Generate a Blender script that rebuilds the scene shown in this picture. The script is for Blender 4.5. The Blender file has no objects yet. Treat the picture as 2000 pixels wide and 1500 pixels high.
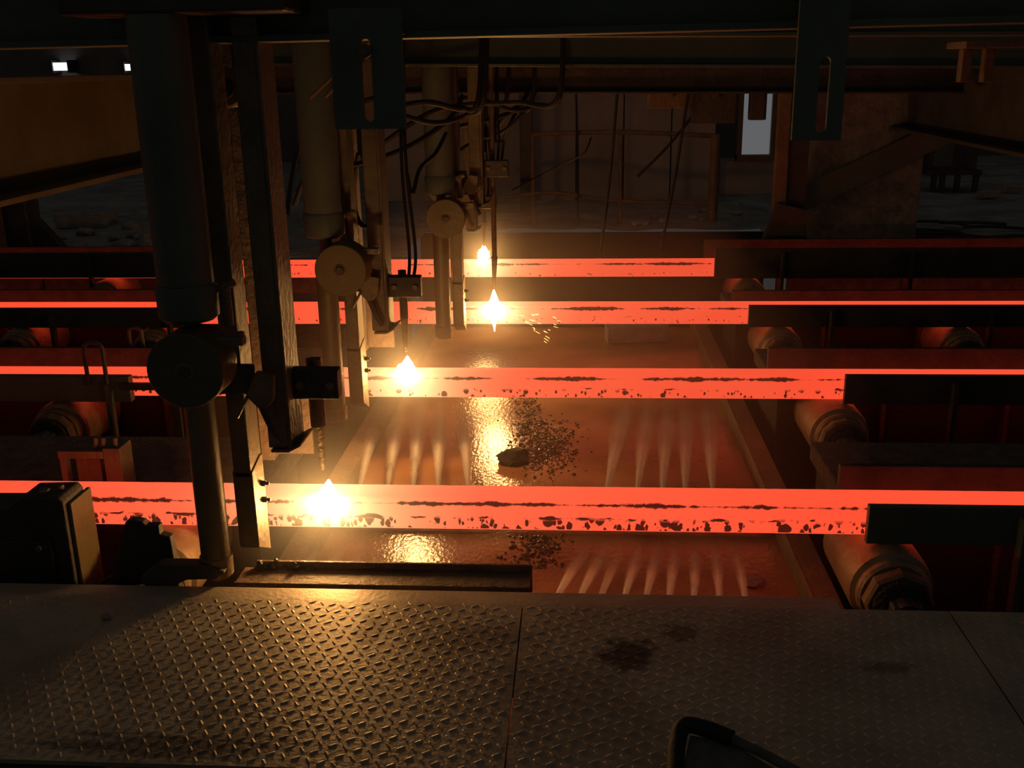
import bpy, bmesh, math, random
from math import sin, cos, pi, radians, exp
from mathutils import Vector, Matrix, noise

random.seed(7)
S = bpy.context.scene
COL = S.collection

# ------------------------------------------------------------------ camera
CAM = Vector((0, 0, 1.6))
PITCH, YAW, ROLL, FPX = radians(17.3), radians(4.0), radians(0.95), 2000.0
FW = Vector((-sin(YAW) * cos(PITCH), cos(YAW) * cos(PITCH), -sin(PITCH)))
_r0 = Vector((cos(YAW), sin(YAW), 0)); _u0 = _r0.cross(FW)
RT = _r0 * cos(ROLL) - _u0 * sin(ROLL)
UP = _u0 * cos(ROLL) + _r0 * sin(ROLL)
cd = bpy.data.cameras.new('camera'); cam = bpy.data.objects.new('camera', cd); COL.objects.link(cam)
cd.sensor_width = 36; cd.lens = 36 * FPX / 2000; cd.clip_start = .05; cd.clip_end = 200
cam.matrix_world = Matrix(((RT.x, UP.x, -FW.x, CAM.x), (RT.y, UP.y, -FW.y, CAM.y), (RT.z, UP.z, -FW.z, CAM.z), (0, 0, 0, 1)))
S.camera = cam

# ------------------------------------------------------------------ world, exposure
W = bpy.data.worlds.new('hall_light'); S.world = W; W.use_nodes = True
W.node_tree.nodes['Background'].inputs[0].default_value = (1.0, 1.0, .92, 1)
W.node_tree.nodes['Background'].inputs[1].default_value = .026
S.view_settings.view_transform = 'Standard'; S.view_settings.look = 'None'
S.view_settings.exposure = 0; S.view_settings.gamma = 1; S.view_settings.use_curve_mapping = False
S.cycles.use_denoising = True
S.cycles.use_adaptive_sampling = True; S.cycles.adaptive_threshold = .04
S.cycles.max_bounces = 4; S.cycles.transparent_max_bounces = 24; S.cycles.volume_bounces = 0
S.cycles.sample_clamp_indirect = 3.0
TORCH_L = 205.0
HAZE = .075


def at(u, v, y=None, z=None, x=None):
    """point seen at photo pixel (u, v) on the plane y=, z= or x="""
    d = FW + RT * ((u - 1000) / FPX) - UP * ((v - 750) / FPX)
    t = (y - CAM.y) / d.y if y is not None else ((z - CAM.z) / d.z if z is not None else (x - CAM.x) / d.x)
    return CAM + d * t


# ------------------------------------------------------------------ materials
MATS = {}


def nodes_of(name):
    m = bpy.data.materials.new(name); m.use_nodes = True
    nt = m.node_tree
    return m, nt, nt.nodes, nt.links, nt.nodes['Principled BSDF']


def surf(name, c1, c2, rough=.6, metal=.0, scale=6, bump=.25, bscale=40, rough2=None, spec=.5, lo=.35, hi=.68, dist=.02):
    m, nt, N, L, b = nodes_of(name)
    tc = N.new('ShaderNodeTexCoord')
    n1 = N.new('ShaderNodeTexNoise'); n1.inputs['Scale'].default_value = scale; n1.inputs['Detail'].default_value = 8
    n1.inputs['Roughness'].default_value = .65
    L.new(tc.outputs['Object'], n1.inputs['Vector'])
    r = N.new('ShaderNodeValToRGB')
    r.color_ramp.elements[0].position = lo; r.color_ramp.elements[0].color = (*c1, 1)
    r.color_ramp.elements[1].position = hi; r.color_ramp.elements[1].color = (*c2, 1)
    L.new(n1.outputs['Fac'], r.inputs[0]); L.new(r.outputs[0], b.inputs['Base Color'])
    b.inputs['Metallic'].default_value = metal; b.inputs['Roughness'].default_value = rough
    b.inputs['Specular IOR Level'].default_value = spec
    if rough2 is not None:
        mr = N.new('ShaderNodeMapRange'); mr.inputs['To Min'].default_value = rough; mr.inputs['To Max'].default_value = rough2
        mr.inputs['From Min'].default_value = lo; mr.inputs['From Max'].default_value = hi
        L.new(n1.outputs['Fac'], mr.inputs[0]); L.new(mr.outputs[0], b.inputs['Roughness'])
    if bump:
        n2 = N.new('ShaderNodeTexNoise'); n2.inputs['Scale'].default_value = bscale; n2.inputs['Detail'].default_value = 6
        L.new(tc.outputs['Object'], n2.inputs['Vector'])
        bp = N.new('ShaderNodeBump'); bp.inputs['Strength'].default_value = bump; bp.inputs['Distance'].default_value = dist
        L.new(n2.outputs['Fac'], bp.inputs['Height']); L.new(bp.outputs[0], b.inputs['Normal'])
    MATS[name] = m
    return m


surf('dark_steel', (.045, .042, .038), (.095, .085, .072), .55, .25, 5)
surf('green_paint', (.075, .095, .07), (.115, .14, .105), .55, 0, 3, .15)
surf('scaled_steel', (.035, .026, .022), (.075, .055, .045), .7, .1, 7, .4)
surf('rust_steel', (.13, .085, .055), (.22, .145, .09), .65, .1, 7, .4)
surf('post_steel', (.13, .105, .068), (.23, .185, .12), .5, .25, 6, .25)
surf('plate_steel', (.40, .34, .26), (.58, .50, .38), .5, .55, 2.4, .12, 60, rough2=.62, lo=.38, hi=.6)
surf('olive_paint', (.11, .085, .038), (.175, .138, .065), .5, .05, 3, .15)
surf('beam_olive', (.075, .055, .025), (.13, .098, .045), .6, 0, 2, .15)
surf('olive_shaded', (.075, .062, .032), (.12, .10, .05), .42, .1, 3, .1)  # olive paint darkened so the nearest drum's shade sits in its colour
surf('concrete', (.14, .125, .11), (.30, .27, .245), .85, 0, 9, .5, 30)
surf('deck_concrete', (.05, .045, .04), (.13, .115, .10), .8, 0, 14, .7, 60)
surf('wall_plaster', (.30, .25, .22), (.42, .36, .32), .9, 0, 1.5, .15)
surf('far_wall', (.10, .09, .085), (.16, .145, .135), .9, 0, 1, .1)
surf('ground', (.20, .185, .17), (.42, .40, .37), .9, 0, 2.2, .6, 12, dist=.06)
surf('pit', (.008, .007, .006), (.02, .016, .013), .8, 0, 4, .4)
surf('rubber', (.010, .009, .008), (.02, .017, .015), .75, 0, 8, .2)
surf('slag', (.045, .035, .03), (.10, .075, .055), .3, .1, 20, .6, 60, rough2=.5)
surf('wet_slag', (.05, .035, .026), (.11, .075, .05), .09, .0, 20, .5, 80)
surf('brick', (.30, .2, .15), (.45, .33, .25), .85, 0, 12, .3)
surf('block', (.22, .2, .19), (.36, .33, .31), .85, 0, 10, .3)
surf('roller_steel', (.20, .14, .09), (.36, .26, .16), .5, .3, 8, .3)
surf('grit', (.03, .025, .02), (.10, .085, .065), .6, .1, 30, 1.0, 60, dist=.04)
surf('wire', (.22, .2, .17), (.3, .27, .22), .5, .3, 10, 0)
surf('grey_cloth', (.10, .095, .09), (.16, .15, .14), .9, 0, 20, .3)


def wet_trough():
    m, nt, N, L, b = nodes_of('wet_trough')
    tc = N.new('ShaderNodeTexCoord')
    n1 = N.new('ShaderNodeTexNoise'); n1.inputs['Scale'].default_value = 2.2; n1.inputs['Detail'].default_value = 9
    L.new(tc.outputs['Object'], n1.inputs['Vector'])
    r = N.new('ShaderNodeValToRGB')
    r.color_ramp.elements[0].position = .35; r.color_ramp.elements[0].color = (.26, .115, .055, 1)
    r.color_ramp.elements[1].position = .65; r.color_ramp.elements[1].color = (.48, .245, .125, 1)
    L.new(n1.outputs['Fac'], r.inputs[0]); L.new(r.outputs[0], b.inputs['Base Color'])
    b.inputs['Roughness'].default_value = .13
    mp = N.new('ShaderNodeMapping'); mp.inputs['Scale'].default_value = (1, .55, 1)
    L.new(tc.outputs['Object'], mp.inputs[0])
    n2 = N.new('ShaderNodeTexNoise'); n2.inputs['Scale'].default_value = 55; n2.inputs['Detail'].default_value = 5
    L.new(mp.outputs[0], n2.inputs['Vector'])
    bp = N.new('ShaderNodeBump'); bp.inputs['Strength'].default_value = .25; bp.inputs['Distance'].default_value = .012
    L.new(n2.outputs['Fac'], bp.inputs['Height']); L.new(bp.outputs[0], b.inputs['Normal'])
    MATS['wet_trough'] = m


wet_trough()


def water_mat():
    m, nt, N, L, b = nodes_of('spray_water')
    N.remove(b)
    out = N['Material Output']
    t = N.new('ShaderNodeBsdfTranslucent'); t.inputs[0].default_value = (.95, .93, .9, 1)
    d = N.new('ShaderNodeBsdfDiffuse'); d.inputs[0].default_value = (.95, .93, .9, 1)
    mx = N.new('ShaderNodeMixShader'); mx.inputs[0].default_value = .5
    L.new(t.outputs[0], mx.inputs[1]); L.new(d.outputs[0], mx.inputs[2])
    tr = N.new('ShaderNodeBsdfTransparent')
    m2 = N.new('ShaderNodeMixShader'); at_ = N.new('ShaderNodeAttribute'); at_.attribute_name = 'wetness'; ml = N.new('ShaderNodeMath'); ml.operation = 'MULTIPLY'; ml.inputs[1].default_value = .36; L.new(at_.outputs['Fac'], ml.inputs[0]); L.new(ml.outputs[0], m2.inputs[0])
    L.new(tr.outputs[0], m2.inputs[1]); L.new(mx.outputs[0], m2.inputs[2]); L.new(m2.outputs[0], out.inputs[0])
    MATS['spray_water'] = m


water_mat()


def emit(name, c, s):
    m, nt, N, L, b = nodes_of(name)
    b.inputs['Base Color'].default_value = (.02, .02, .02, 1)
    b.inputs['Emission Color'].default_value = (*c, 1); b.inputs['Emission Strength'].default_value = s
    MATS[name] = m
    return m


emit('flame', (1, .50, .15), TORCH_L)
emit('spark', (1, .55, .16), 8)
emit('daylight_pane', (.92, .95, 1.0), .12)
emit('daylight_bright', (.92, .95, 1.0), 1.6)


def billet_mat(name, tx, tz, blobs, line, seed, glow=1.0):
    """glowing steel: base glow, hotter near the torch at local x=tx, dark scale on the front face"""
    m, nt, N, L, b = nodes_of(name)
    tc = N.new('ShaderNodeTexCoord'); sp = N.new('ShaderNodeSeparateXYZ'); L.new(tc.outputs['Object'], sp.inputs[0])

    def math_(op, a, bb=None, c=None):
        n = N.new('ShaderNodeMath'); n.operation = op
        for i, v in enumerate((a, bb, c)):
            if v is None: continue
            if isinstance(v, (int, float)): n.inputs[i].default_value = v
            else: L.new(v, n.inputs[i])
        return n.outputs[0]

    def nz(scale, sx, sz, det=3, w=0.0):
        mp = N.new('ShaderNodeMapping'); mp.inputs['Scale'].default_value = (sx, 1, sz); mp.inputs['Location'].default_value = (seed + w, w, seed)
        L.new(tc.outputs['Object'], mp.inputs[0])
        n = N.new('ShaderNodeTexNoise'); n.inputs['Scale'].default_value = scale; n.inputs['Detail'].default_value = det
        L.new(mp.outputs[0], n.inputs['Vector']); return n.outputs['Fac']

    def band(src, c, h):        # 1 at c falling to 0 at c +- h
        return math_('MAXIMUM', math_('SUBTRACT', 1.0, math_('DIVIDE', math_('ABSOLUTE', math_('SUBTRACT', src, c)), h)), 0.0)

    def step(v, lo, hi):
        n = N.new('ShaderNodeMapRange'); n.inputs['From Min'].default_value = lo; n.inputs['From Max'].default_value = hi
        n.clamp = True; L.new(v, n.inputs[0]); return n.outputs[0]
    X, Y, Z = sp.outputs
    front = step(Y, -.0605, -.063)
    # line of scale just under the upper front corner
    half = math_('ADD', math_('MULTIPLY', math_('SUBTRACT', nz(2.6, 1, .3, 3, 3.1), .42), .07 * line * 4), math_('MULTIPLY', math_('SUBTRACT', nz(70, .7, .8, 4, 7.7), .5), .022))
    m1 = step(math_('SUBTRACT', half, math_('ABSOLUTE', math_('SUBTRACT', Z, .041))), -.001, .004)
    # blobs of scale along the lower edge
    def vor(scale, sz, w, lim, cov):
        mp = N.new('ShaderNodeMapping'); mp.inputs['Scale'].default_value = (1, 0, sz); mp.inputs['Location'].default_value = (seed + w, 0, w)
        ds = N.new('ShaderNodeTexNoise'); ds.inputs['Scale'].default_value = 90; L.new(tc.outputs['Object'], ds.inputs['Vector'])
        va = N.new('ShaderNodeVectorMath'); va.operation = 'MULTIPLY_ADD'; va.inputs[1].default_value = (.008, 0, .008); L.new(ds.outputs['Color'], va.inputs[0]); L.new(tc.outputs['Object'], va.inputs[2])
        L.new(va.outputs[0], mp.inputs[0])
        v = N.new('ShaderNodeTexVoronoi'); v.inputs['Scale'].default_value = scale; L.new(mp.outputs[0], v.inputs['Vector'])
        sc = N.new('ShaderNodeSeparateColor'); L.new(v.outputs['Color'], sc.inputs[0])
        rad = math_('MULTIPLY', math_('MAXIMUM', math_('SUBTRACT', sc.outputs[0], 1 - cov), 0.0), lim / cov)
        return step(math_('SUBTRACT', rad, v.outputs['Distance']), -.03, .05)
    bb = math_('MULTIPLY', step(math_('ADD', Z, math_('MULTIPLY', nz(7, 1, .1, 2, 2.2), -.03)), -.034 + blobs * .03, -.05 + blobs * .03), step(Z, -.061, -.055))
    m2 = math_('MULTIPLY', bb, math_('MAXIMUM', vor(26, .8, 1.3, .75 * blobs * 2, .55), vor(60, .6, 4.1, .9 * blobs * 2, .7)))
    # a few stray flakes, and crumbs on the top face
    m3 = step(math_('MULTIPLY', nz(11, 1, 2.6, 5, 11.0), band(Z, -.012, .06)), .68 - blobs * .3, .71 - blobs * .3)
    top = step(Z, .0605, .063)
    m4 = math_('MULTIPLY', top, step(math_('MULTIPLY', nz(30, .5, 1, 3, 17.0), band(Y, .056, .02)), .5, .56))
    mk_ = math_('MAXIMUM', math_('MULTIPLY', front, math_('MAXIMUM', math_('MAXIMUM', m1, m2), m3)), m4)
    # temperature
    d = math_('ABSOLUTE', math_('SUBTRACT', X, tx))
    hot = math_('POWER', 2.718, math_('MULTIPLY', d, -3.2))
    wide = math_('POWER', 2.718, math_('MULTIPLY', d, -1.1))
    lowf = nz(2.5, 1, 3, 3, 23.0)
    rr = N.new('ShaderNodeValToRGB')
    e = rr.color_ramp.elements
    e[0].position = 0; e[0].color = (1.0, .078, .03, 1)
    e[1].position = 1; e[1].color = (1.0, .68, .32, 1)
    e.new(.30).color = (1.0, .125, .052, 1)
    e.new(.55).color = (1.0, .27, .11, 1)
    L.new(math_('ADD', math_('ADD', math_('MULTIPLY', hot, .55), math_('MULTIPLY', wide, .38)), math_('MULTIPLY', math_('SUBTRACT', lowf, .5), .16)), rr.inputs[0])
    L.new(rr.outputs[0], b.inputs['Emission Color'])
    st = math_('MULTIPLY', math_('ADD', 1.02, math_('MULTIPLY', hot, .9)), math_('SUBTRACT', 1.0, math_('MULTIPLY', mk_, .93)))
    L.new(math_('MULTIPLY', st, glow), b.inputs['Emission Strength'])
    b.inputs['Base Color'].default_value = (.085, .08, .105, 1); b.inputs['Roughness'].default_value = .8
    MATS[name] = m
    return m


# ------------------------------------------------------------------ mesh helpers
def B(bm, x0, x1, y0, y1, z0, z1, bev=0.0):
    t = bmesh.new()
    bmesh.ops.create_cube(t, size=1)
    for v in t.verts:
        v.co = Vector(((x0 + x1) / 2 + v.co.x * (x1 - x0), (y0 + y1) / 2 + v.co.y * (y1 - y0), (z0 + z1) / 2 + v.co.z * (z1 - z0)))
    if bev: bmesh.ops.bevel(t, geom=t.edges[:], offset=bev, segments=2, affect='EDGES', profile=.5)
    merge(bm, t)
    return bm


def merge(bm, t, M=None):
    me = bpy.data.meshes.new('tmp'); t.to_mesh(me); t.free()
    if M is not None: me.transform(M)
    bm.from_mesh(me); bpy.data.meshes.remove(me)


def CY(bm, p0, p1, r0, r1=None, n=24, bev=0.0):
    p0, p1 = Vector(p0), Vector(p1); r1 = r0 if r1 is None else r1
    t = bmesh.new(); d = p1 - p0
    bmesh.ops.create_cone(t, cap_ends=True, segments=n, radius1=r0, radius2=r1, depth=d.length)
    if bev:
        bmesh.ops.bevel(t, geom=[e for e in t.edges if any(len(f.verts) > 4 for f in e.link_faces)], offset=bev, segments=2, affect='EDGES', profile=.5)
    merge(bm, t, Matrix.Translation((p0 + p1) / 2) @ d.to_track_quat('Z', 'Y').to_matrix().to_4x4())
    return bm


def LATHE(bm, p0, axis, prof, n=28):
    """prof: list of (distance along axis, radius); closed at the ends"""
    p0 = Vector(p0); q = Vector(axis).to_track_quat('Z', 'Y').to_matrix()
    rings = []
    for h, r in prof:
        rings.append([bm.verts.new(p0 + q @ Vector((r * cos(2 * pi * i / n), r * sin(2 * pi * i / n), h))) for i in range(n)])
    for a, b in zip(rings, rings[1:]):
        for i in range(n): bm.faces.new((a[i], a[(i + 1) % n], b[(i + 1) % n], b[i]))
    bm.faces.new(rings[0][::-1]); bm.faces.new(rings[-1])
    return bm


def TUBE(bm, pts, r, n=8, sub=8, closed_ends=True):
    pts = [Vector(p) for p in pts]
    if sub > 1 and len(pts) > 2:
        out = []
        for i in range(len(pts) - 1):
            a, b, c, d = pts[max(i - 1, 0)], pts[i], pts[i + 1], pts[min(i + 2, len(pts) - 1)]
            for s in range(sub):
                t = s / sub
                out.append(.5 * ((2 * b) + (c - a) * t + (2 * a - 5 * b + 4 * c - d) * t * t + (3 * b - a - 3 * c + d) * t ** 3))
        out.append(pts[-1]); pts = out
    prev = None; rings = []
    nrm = None
    for i, p in enumerate(pts):
        tg = (pts[min(i + 1, len(pts) - 1)] - pts[max(i - 1, 0)]).normalized()
        if nrm is None: nrm = tg.orthogonal().normalized()
        nrm = (nrm - tg * nrm.dot(tg)).normalized(); bn = tg.cross(nrm)
        rr = r(i / (len(pts) - 1)) if callable(r) else r
        rings.append([bm.verts.new(p + (nrm * cos(2 * pi * k / n) + bn * sin(2 * pi * k / n)) * rr) for k in range(n)])
    for a, b in zip(rings, rings[1:]):
        for k in range(n): bm.faces.new((a[k], a[(k + 1) % n], b[(k + 1) % n], b[k]))
    bm.faces.new(rings[0][::-1]); bm.faces.new(rings[-1])
    return bm


def PRISM(bm, poly, axis, a, b, bev=0.0):
    """polygon extruded; axis 'x','y','z'; poly given in the two other coordinates in order"""
    def P(u, w, t): return {'x': (t, u, w), 'y': (u, t, w), 'z': (u, w, t)}[axis]
    t = bmesh.new()
    lo = [t.verts.new(P(u, w, a)) for u, w in poly]; hi = [t.verts.new(P(u, w, b)) for u, w in poly]
    n = len(poly)
    t.faces.new(lo); t.faces.new(hi[::-1])
    for i in range(n): t.faces.new((lo[i], hi[i], hi[(i + 1) % n], lo[(i + 1) % n]))
    bmesh.ops.recalc_face_normals(t, faces=t.faces[:])
    if bev: bmesh.ops.bevel(t, geom=t.edges[:], offset=bev, segments=2, affect='EDGES', profile=.5)
    merge(bm, t)
    return bm


def LUMP(bm, c, r, seed=0, sub=3, amp=.35, sq=(1, 1, 1), freq=1.6):
    t = bmesh.new(); bmesh.ops.create_icosphere(t, subdivisions=sub, radius=1)
    for v in t.verts:
        k = 1 + amp * noise.noise(v.co * freq + Vector((seed * 7.3, seed * 3.1, seed))) + amp * .5 * noise.noise(v.co * freq * 2.7 + Vector((seed, 9, 4)))
        v.co = Vector((v.co.x * sq[0], v.co.y * sq[1], v.co.z * sq[2])) * k * r + Vector(c)
    merge(bm, t); return bm


def OB(name, bm, mat, parent=None, smooth=False, loc=None):
    me = bpy.data.meshes.new(name)
    bmesh.ops.recalc_face_normals(bm, faces=bm.faces[:])
    if loc is not None:
        bmesh.ops.translate(bm, verts=bm.verts[:], vec=-Vector(loc))
    bm.to_mesh(me); bm.free()
    me.materials.append(MATS[mat] if isinstance(mat, str) else mat)
    if smooth:
        for p in me.polygons: p.use_smooth = True
        me.set_sharp_from_angle(angle=radians(35))
    o = bpy.data.objects.new(name, me); COL.objects.link(o)
    if loc is not None: o.location = loc
    if parent is not None:
        o.parent = parent
        o.matrix_parent_inverse = Matrix.Translation(-parent.matrix_world_loc) if hasattr(parent, 'matrix_world_loc') else Matrix.Translation(-Vector(parent.location))
    return o


def bm_(): return bmesh.new()


def tag(o, label, cat, group=None):
    o['label'] = label; o['category'] = cat
    if group: o['group'] = group
    return o


def thing(name, label, cat, loc=(0, 0, 0), group=None):
    o = bpy.data.objects.new(name, None); COL.objects.link(o); o.location = loc; o.empty_display_size = .1
    return tag(o, label, cat, group)


def struct(o, label=None):
    o['kind'] = 'structure'
    if label: o['label'] = label
    return o


YS = [3.41 + 1.56 * k for k in range(4)]
BS = .128
BZ = .1                       # billet top
TX = [-.924, -.884, -.566, -.774]
ORD = ['billet beside the walkway', 'second billet', 'third billet', 'fourth billet']
PIT = -1.2

# ================================================================== structure
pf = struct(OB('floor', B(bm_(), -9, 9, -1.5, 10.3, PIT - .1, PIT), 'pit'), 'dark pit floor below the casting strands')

# walkway of tread plates
wk = bpy.data.objects.new('floor', None); COL.objects.link(wk); struct(wk, 'tread plate walkway in front of the casting strands')
WE = 2.835


def treads(x0, x1, y0, y1, p=.0335, L=.0135, w=.0044, h=.0016):
    V, Fc = [], []
    a0 = radians(33)
    ux, uy = Vector((cos(a0 - pi / 4), sin(a0 - pi / 4))), Vector((-sin(a0 - pi / 4), cos(a0 - pi / 4)))
    n = int(max(x1 - x0, y1 - y0) / p) + 60
    c = Vector((0.0, 2.4))
    for i in range(-n, n):
        for j in range(-n, n):
            q = c + ux * (i * p) + uy * (j * p)
            if not (x0 + .015 < q.x < x1 - .015 and y0 + .014 < q.y < y1 - .014): continue
            a = a0 if (i + j) % 2 == 0 else a0 + pi / 2
            d = Vector((cos(a), sin(a))); e = Vector((-d.y, d.x)); k = len(V)
            for (s, t, z) in ((-1, 0, 0), (-.55, 1, 0), (.55, 1, 0), (1, 0, 0), (.55, -1, 0), (-.55, -1, 0), (-.6, 0, 1), (.6, 0, 1)):
                r = q + d * (s * L) + e * (t * w); V.append((r.x, r.y, z * h))
            Fc += [(k, k + 6, k + 1), (k + 1, k + 6, k + 7, k + 2), (k + 2, k + 7, k + 3), (k + 3, k + 7, k + 4), (k + 4, k + 7, k + 6, k + 5), (k + 5, k + 6, k)]
    me = bpy.data.meshes.new('tread_pattern'); me.from_pydata(V, [], Fc); me.materials.append(MATS['plate_steel'])
    for pl in me.polygons: pl.use_smooth = False
    return me


def stain_plate():
    m = MATS['plate_steel']; nt = m.node_tree; N, L = nt.nodes, nt.links; b = N['Principled BSDF']
    tc = N.new('ShaderNodeTexCoord')
    src = b.inputs['Base Color'].links[0].from_socket
    for (x, y, rx, ry, st) in ((.14, 2.56, .09, .085, .8), (.30, 2.68, .06, .05, .55), (-.62, 2.66, .05, .09, .6), (-1.0, 2.1, .35, .05, .6), (.85, 2.52, .08, .03, .5), (-.32, 2.62, .2, .08, .3)):
        mp = N.new('ShaderNodeMapping'); mp.inputs['Location'].default_value = (-x / rx, -y / ry, 0); mp.inputs['Scale'].default_value = (1 / rx, 1 / ry, 0)
        L.new(tc.outputs['Object'], mp.inputs[0])
        nz = N.new('ShaderNodeTexNoise'); nz.inputs['Scale'].default_value = 1.7; nz.inputs['Detail'].default_value = 6
        L.new(mp.outputs[0], nz.inputs['Vector'])
        ad = N.new('ShaderNodeMix'); ad.data_type = 'VECTOR'; ad.inputs[0].default_value = .5
        ln = N.new('ShaderNodeVectorMath'); ln.operation = 'LENGTH'; L.new(mp.outputs[0], ln.inputs[0])
        sm = N.new('ShaderNodeMath'); sm.operation = 'MULTIPLY_ADD'; L.new(nz.outputs['Fac'], sm.inputs[0]); sm.inputs[1].default_value = 2.2; L.new(ln.outputs['Value'], sm.inputs[2])
        mr = N.new('ShaderNodeMapRange'); mr.inputs['From Min'].default_value = 1.75; mr.inputs['From Max'].default_value = 2.15
        mr.inputs['To Min'].default_value = st; mr.inputs['To Max'].default_value = 0; L.new(sm.outputs[0], mr.inputs[0])
        mx = N.new('ShaderNodeMix'); mx.data_type = 'RGBA'; L.new(mr.outputs[0], mx.inputs[0])
        L.new(src, mx.inputs[6]); mx.inputs[7].default_value = (.075, .04, .028, 1)
        src = mx.outputs[2]
    L.new(src, b.inputs['Base Color'])


stain_plate()
for (x0, x1, y0) in ((-3.4, -.178, 2.03), (-.174, 1.113, 1.2), (1.118, 3.4, 1.2)):
    pl = OB('floor_plate', B(bm_(), x0, x1, y0, WE, -.012, 0), 'plate_steel', wk)
    tp = bpy.data.objects.new('tread_pattern', treads(x0, x1, max(y0, 1.75), WE)); COL.objects.link(tp); tp.parent = pl; tp['kind'] = 'stuff'
OB('support_beam', B(bm_(), -3.4, 3.4, 2.70, 2.80, -.25, -.012), 'dark_steel', wk)
OB('support_beam', B(bm_(), -3.4, 3.4, 1.5, 1.6, -.25, -.012), 'dark_steel', wk)
OB('edge_ledge', B(bm_(), -3.4, .805, WE + .001, WE + .1, -.03, -.016, .002), 'plate_steel', wk)
OB('lower_plate', B(bm_(), -3.4, -.178, 1.2, 2.025, -.1, -.09), 'dark_steel', wk)

# trough
TL, TR_, TZ = -1.12, .86, -.4
tr = thing('flume_trough', 'wide wet steel flume trough running back beneath the glowing billets', 'trough', (0, 5.3, TZ))
OB('trough_bed', B(bm_(), TL, TR_, 2.6, 7.95, TZ - .03, TZ), 'wet_trough', tr)
for s, x in ((-1, TL), (1, TR_)):
    bm = bm_(); B(bm, min(x, x + s * .012), max(x, x + s * .012), 2.6, 7.95, TZ - .03, TZ + .1, .002)
    OB('side_wall', bm, 'rust_steel', tr)
    bm = bm_(); B(bm, min(x + s * .012, x + s * .1), max(x + s * .012, x + s * .1), 2.6, 7.95, TZ + .075, TZ + .1, .003)
    OB('rim_flange', bm, 'rust_steel', tr)
OB('end_wall', B(bm_(), TL - .1, TR_ + .1, 7.95, 7.97, TZ - .03, TZ + .12), 'rust_steel', tr)
for y in (3.2, 5.3, 7.6):
    OB('trough_stand', B(bm_(), TL - .05, TR_ + .05, y - .06, y + .06, PIT, TZ - .03), 'dark_steel', tr)

# concrete decks between the strands
for k in range(3):
    for side in (-1, 1):
        a, b = (-7, -1.27) if side < 0 else (1.02, 7)
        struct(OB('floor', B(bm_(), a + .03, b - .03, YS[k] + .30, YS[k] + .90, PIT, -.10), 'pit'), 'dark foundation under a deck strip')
        o = OB('floor', B(bm_(), a, b, YS[k] + .27, YS[k] + .93, -.10, -.015, .01), 'deck_concrete'); struct(o, 'rough concrete deck strip between two casting strands')

# far ground
for (x0, x1, y0, y1) in ((-11, 11, 10.2, 18), (-11, -1.55, 8.75, 10.2), (1.75, 11, 8.75, 10.2)):
    bm = bm_()
    nx, ny = max(2, int((x1 - x0) / .16)), max(2, int((y1 - y0) / .16))
    g = [[bm.verts.new((x0 + (x1 - x0) * i / nx, y0 + (y1 - y0) * j / ny, .03 + .035 * noise.noise(Vector((x0 + (x1 - x0) * i / nx, y0 + (y1 - y0) * j / ny, 0)) * 2.1))) for i in range(nx + 1)] for j in range(ny + 1)]
    for j in range(ny):
        for i in range(nx): bm.faces.new((g[j][i], g[j][i + 1], g[j + 1][i + 1], g[j + 1][i]))
    struct(OB('floor', bm, 'ground', smooth=True), 'dusty grey ground beyond the casting strands')
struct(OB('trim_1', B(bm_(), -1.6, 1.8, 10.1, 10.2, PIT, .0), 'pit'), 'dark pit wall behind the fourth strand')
struct(OB('trim_2', B(bm_(), -11, -1.5, 8.66, 8.75, PIT, .02), 'concrete'), 'pit kerb behind the fourth strand')
struct(OB('trim_3', B(bm_(), 1.75, 11, 8.66, 8.75, PIT, .02), 'concrete'), 'pit kerb behind the fourth strand')

# walls
wb = OB('wall_back', B(bm_(), -12, 12, 18, 18.2, -.1, 7), 'far_wall'); struct(wb, 'dim far wall of the hall')
wm = bpy.data.objects.new('wall_middle', None); COL.objects.link(wm); struct(wm, 'pale plaster panel wall behind the railing')
xs = [-2.6, -.62, -.06, .50, 1.06, 1.58]
for i in range(len(xs) - 1):
    OB('wall_panel', B(bm_(), xs[i] + .008, xs[i + 1] - .008, 12.5, 12.6, 0.0, 3.4, .006), 'wall_plaster', wm)
OB('wall_backing', B(bm_(), -2.6, 1.58, 12.56, 12.7, 0.0, 3.4), 'far_wall', wm)
ws = OB('wall_right', B(bm_(), 1.9, 2.86, 8.95, 9.25, 0.0, 2.4, .01), 'concrete'); struct(ws, 'pale concrete slab wall with a brace across it')

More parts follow.
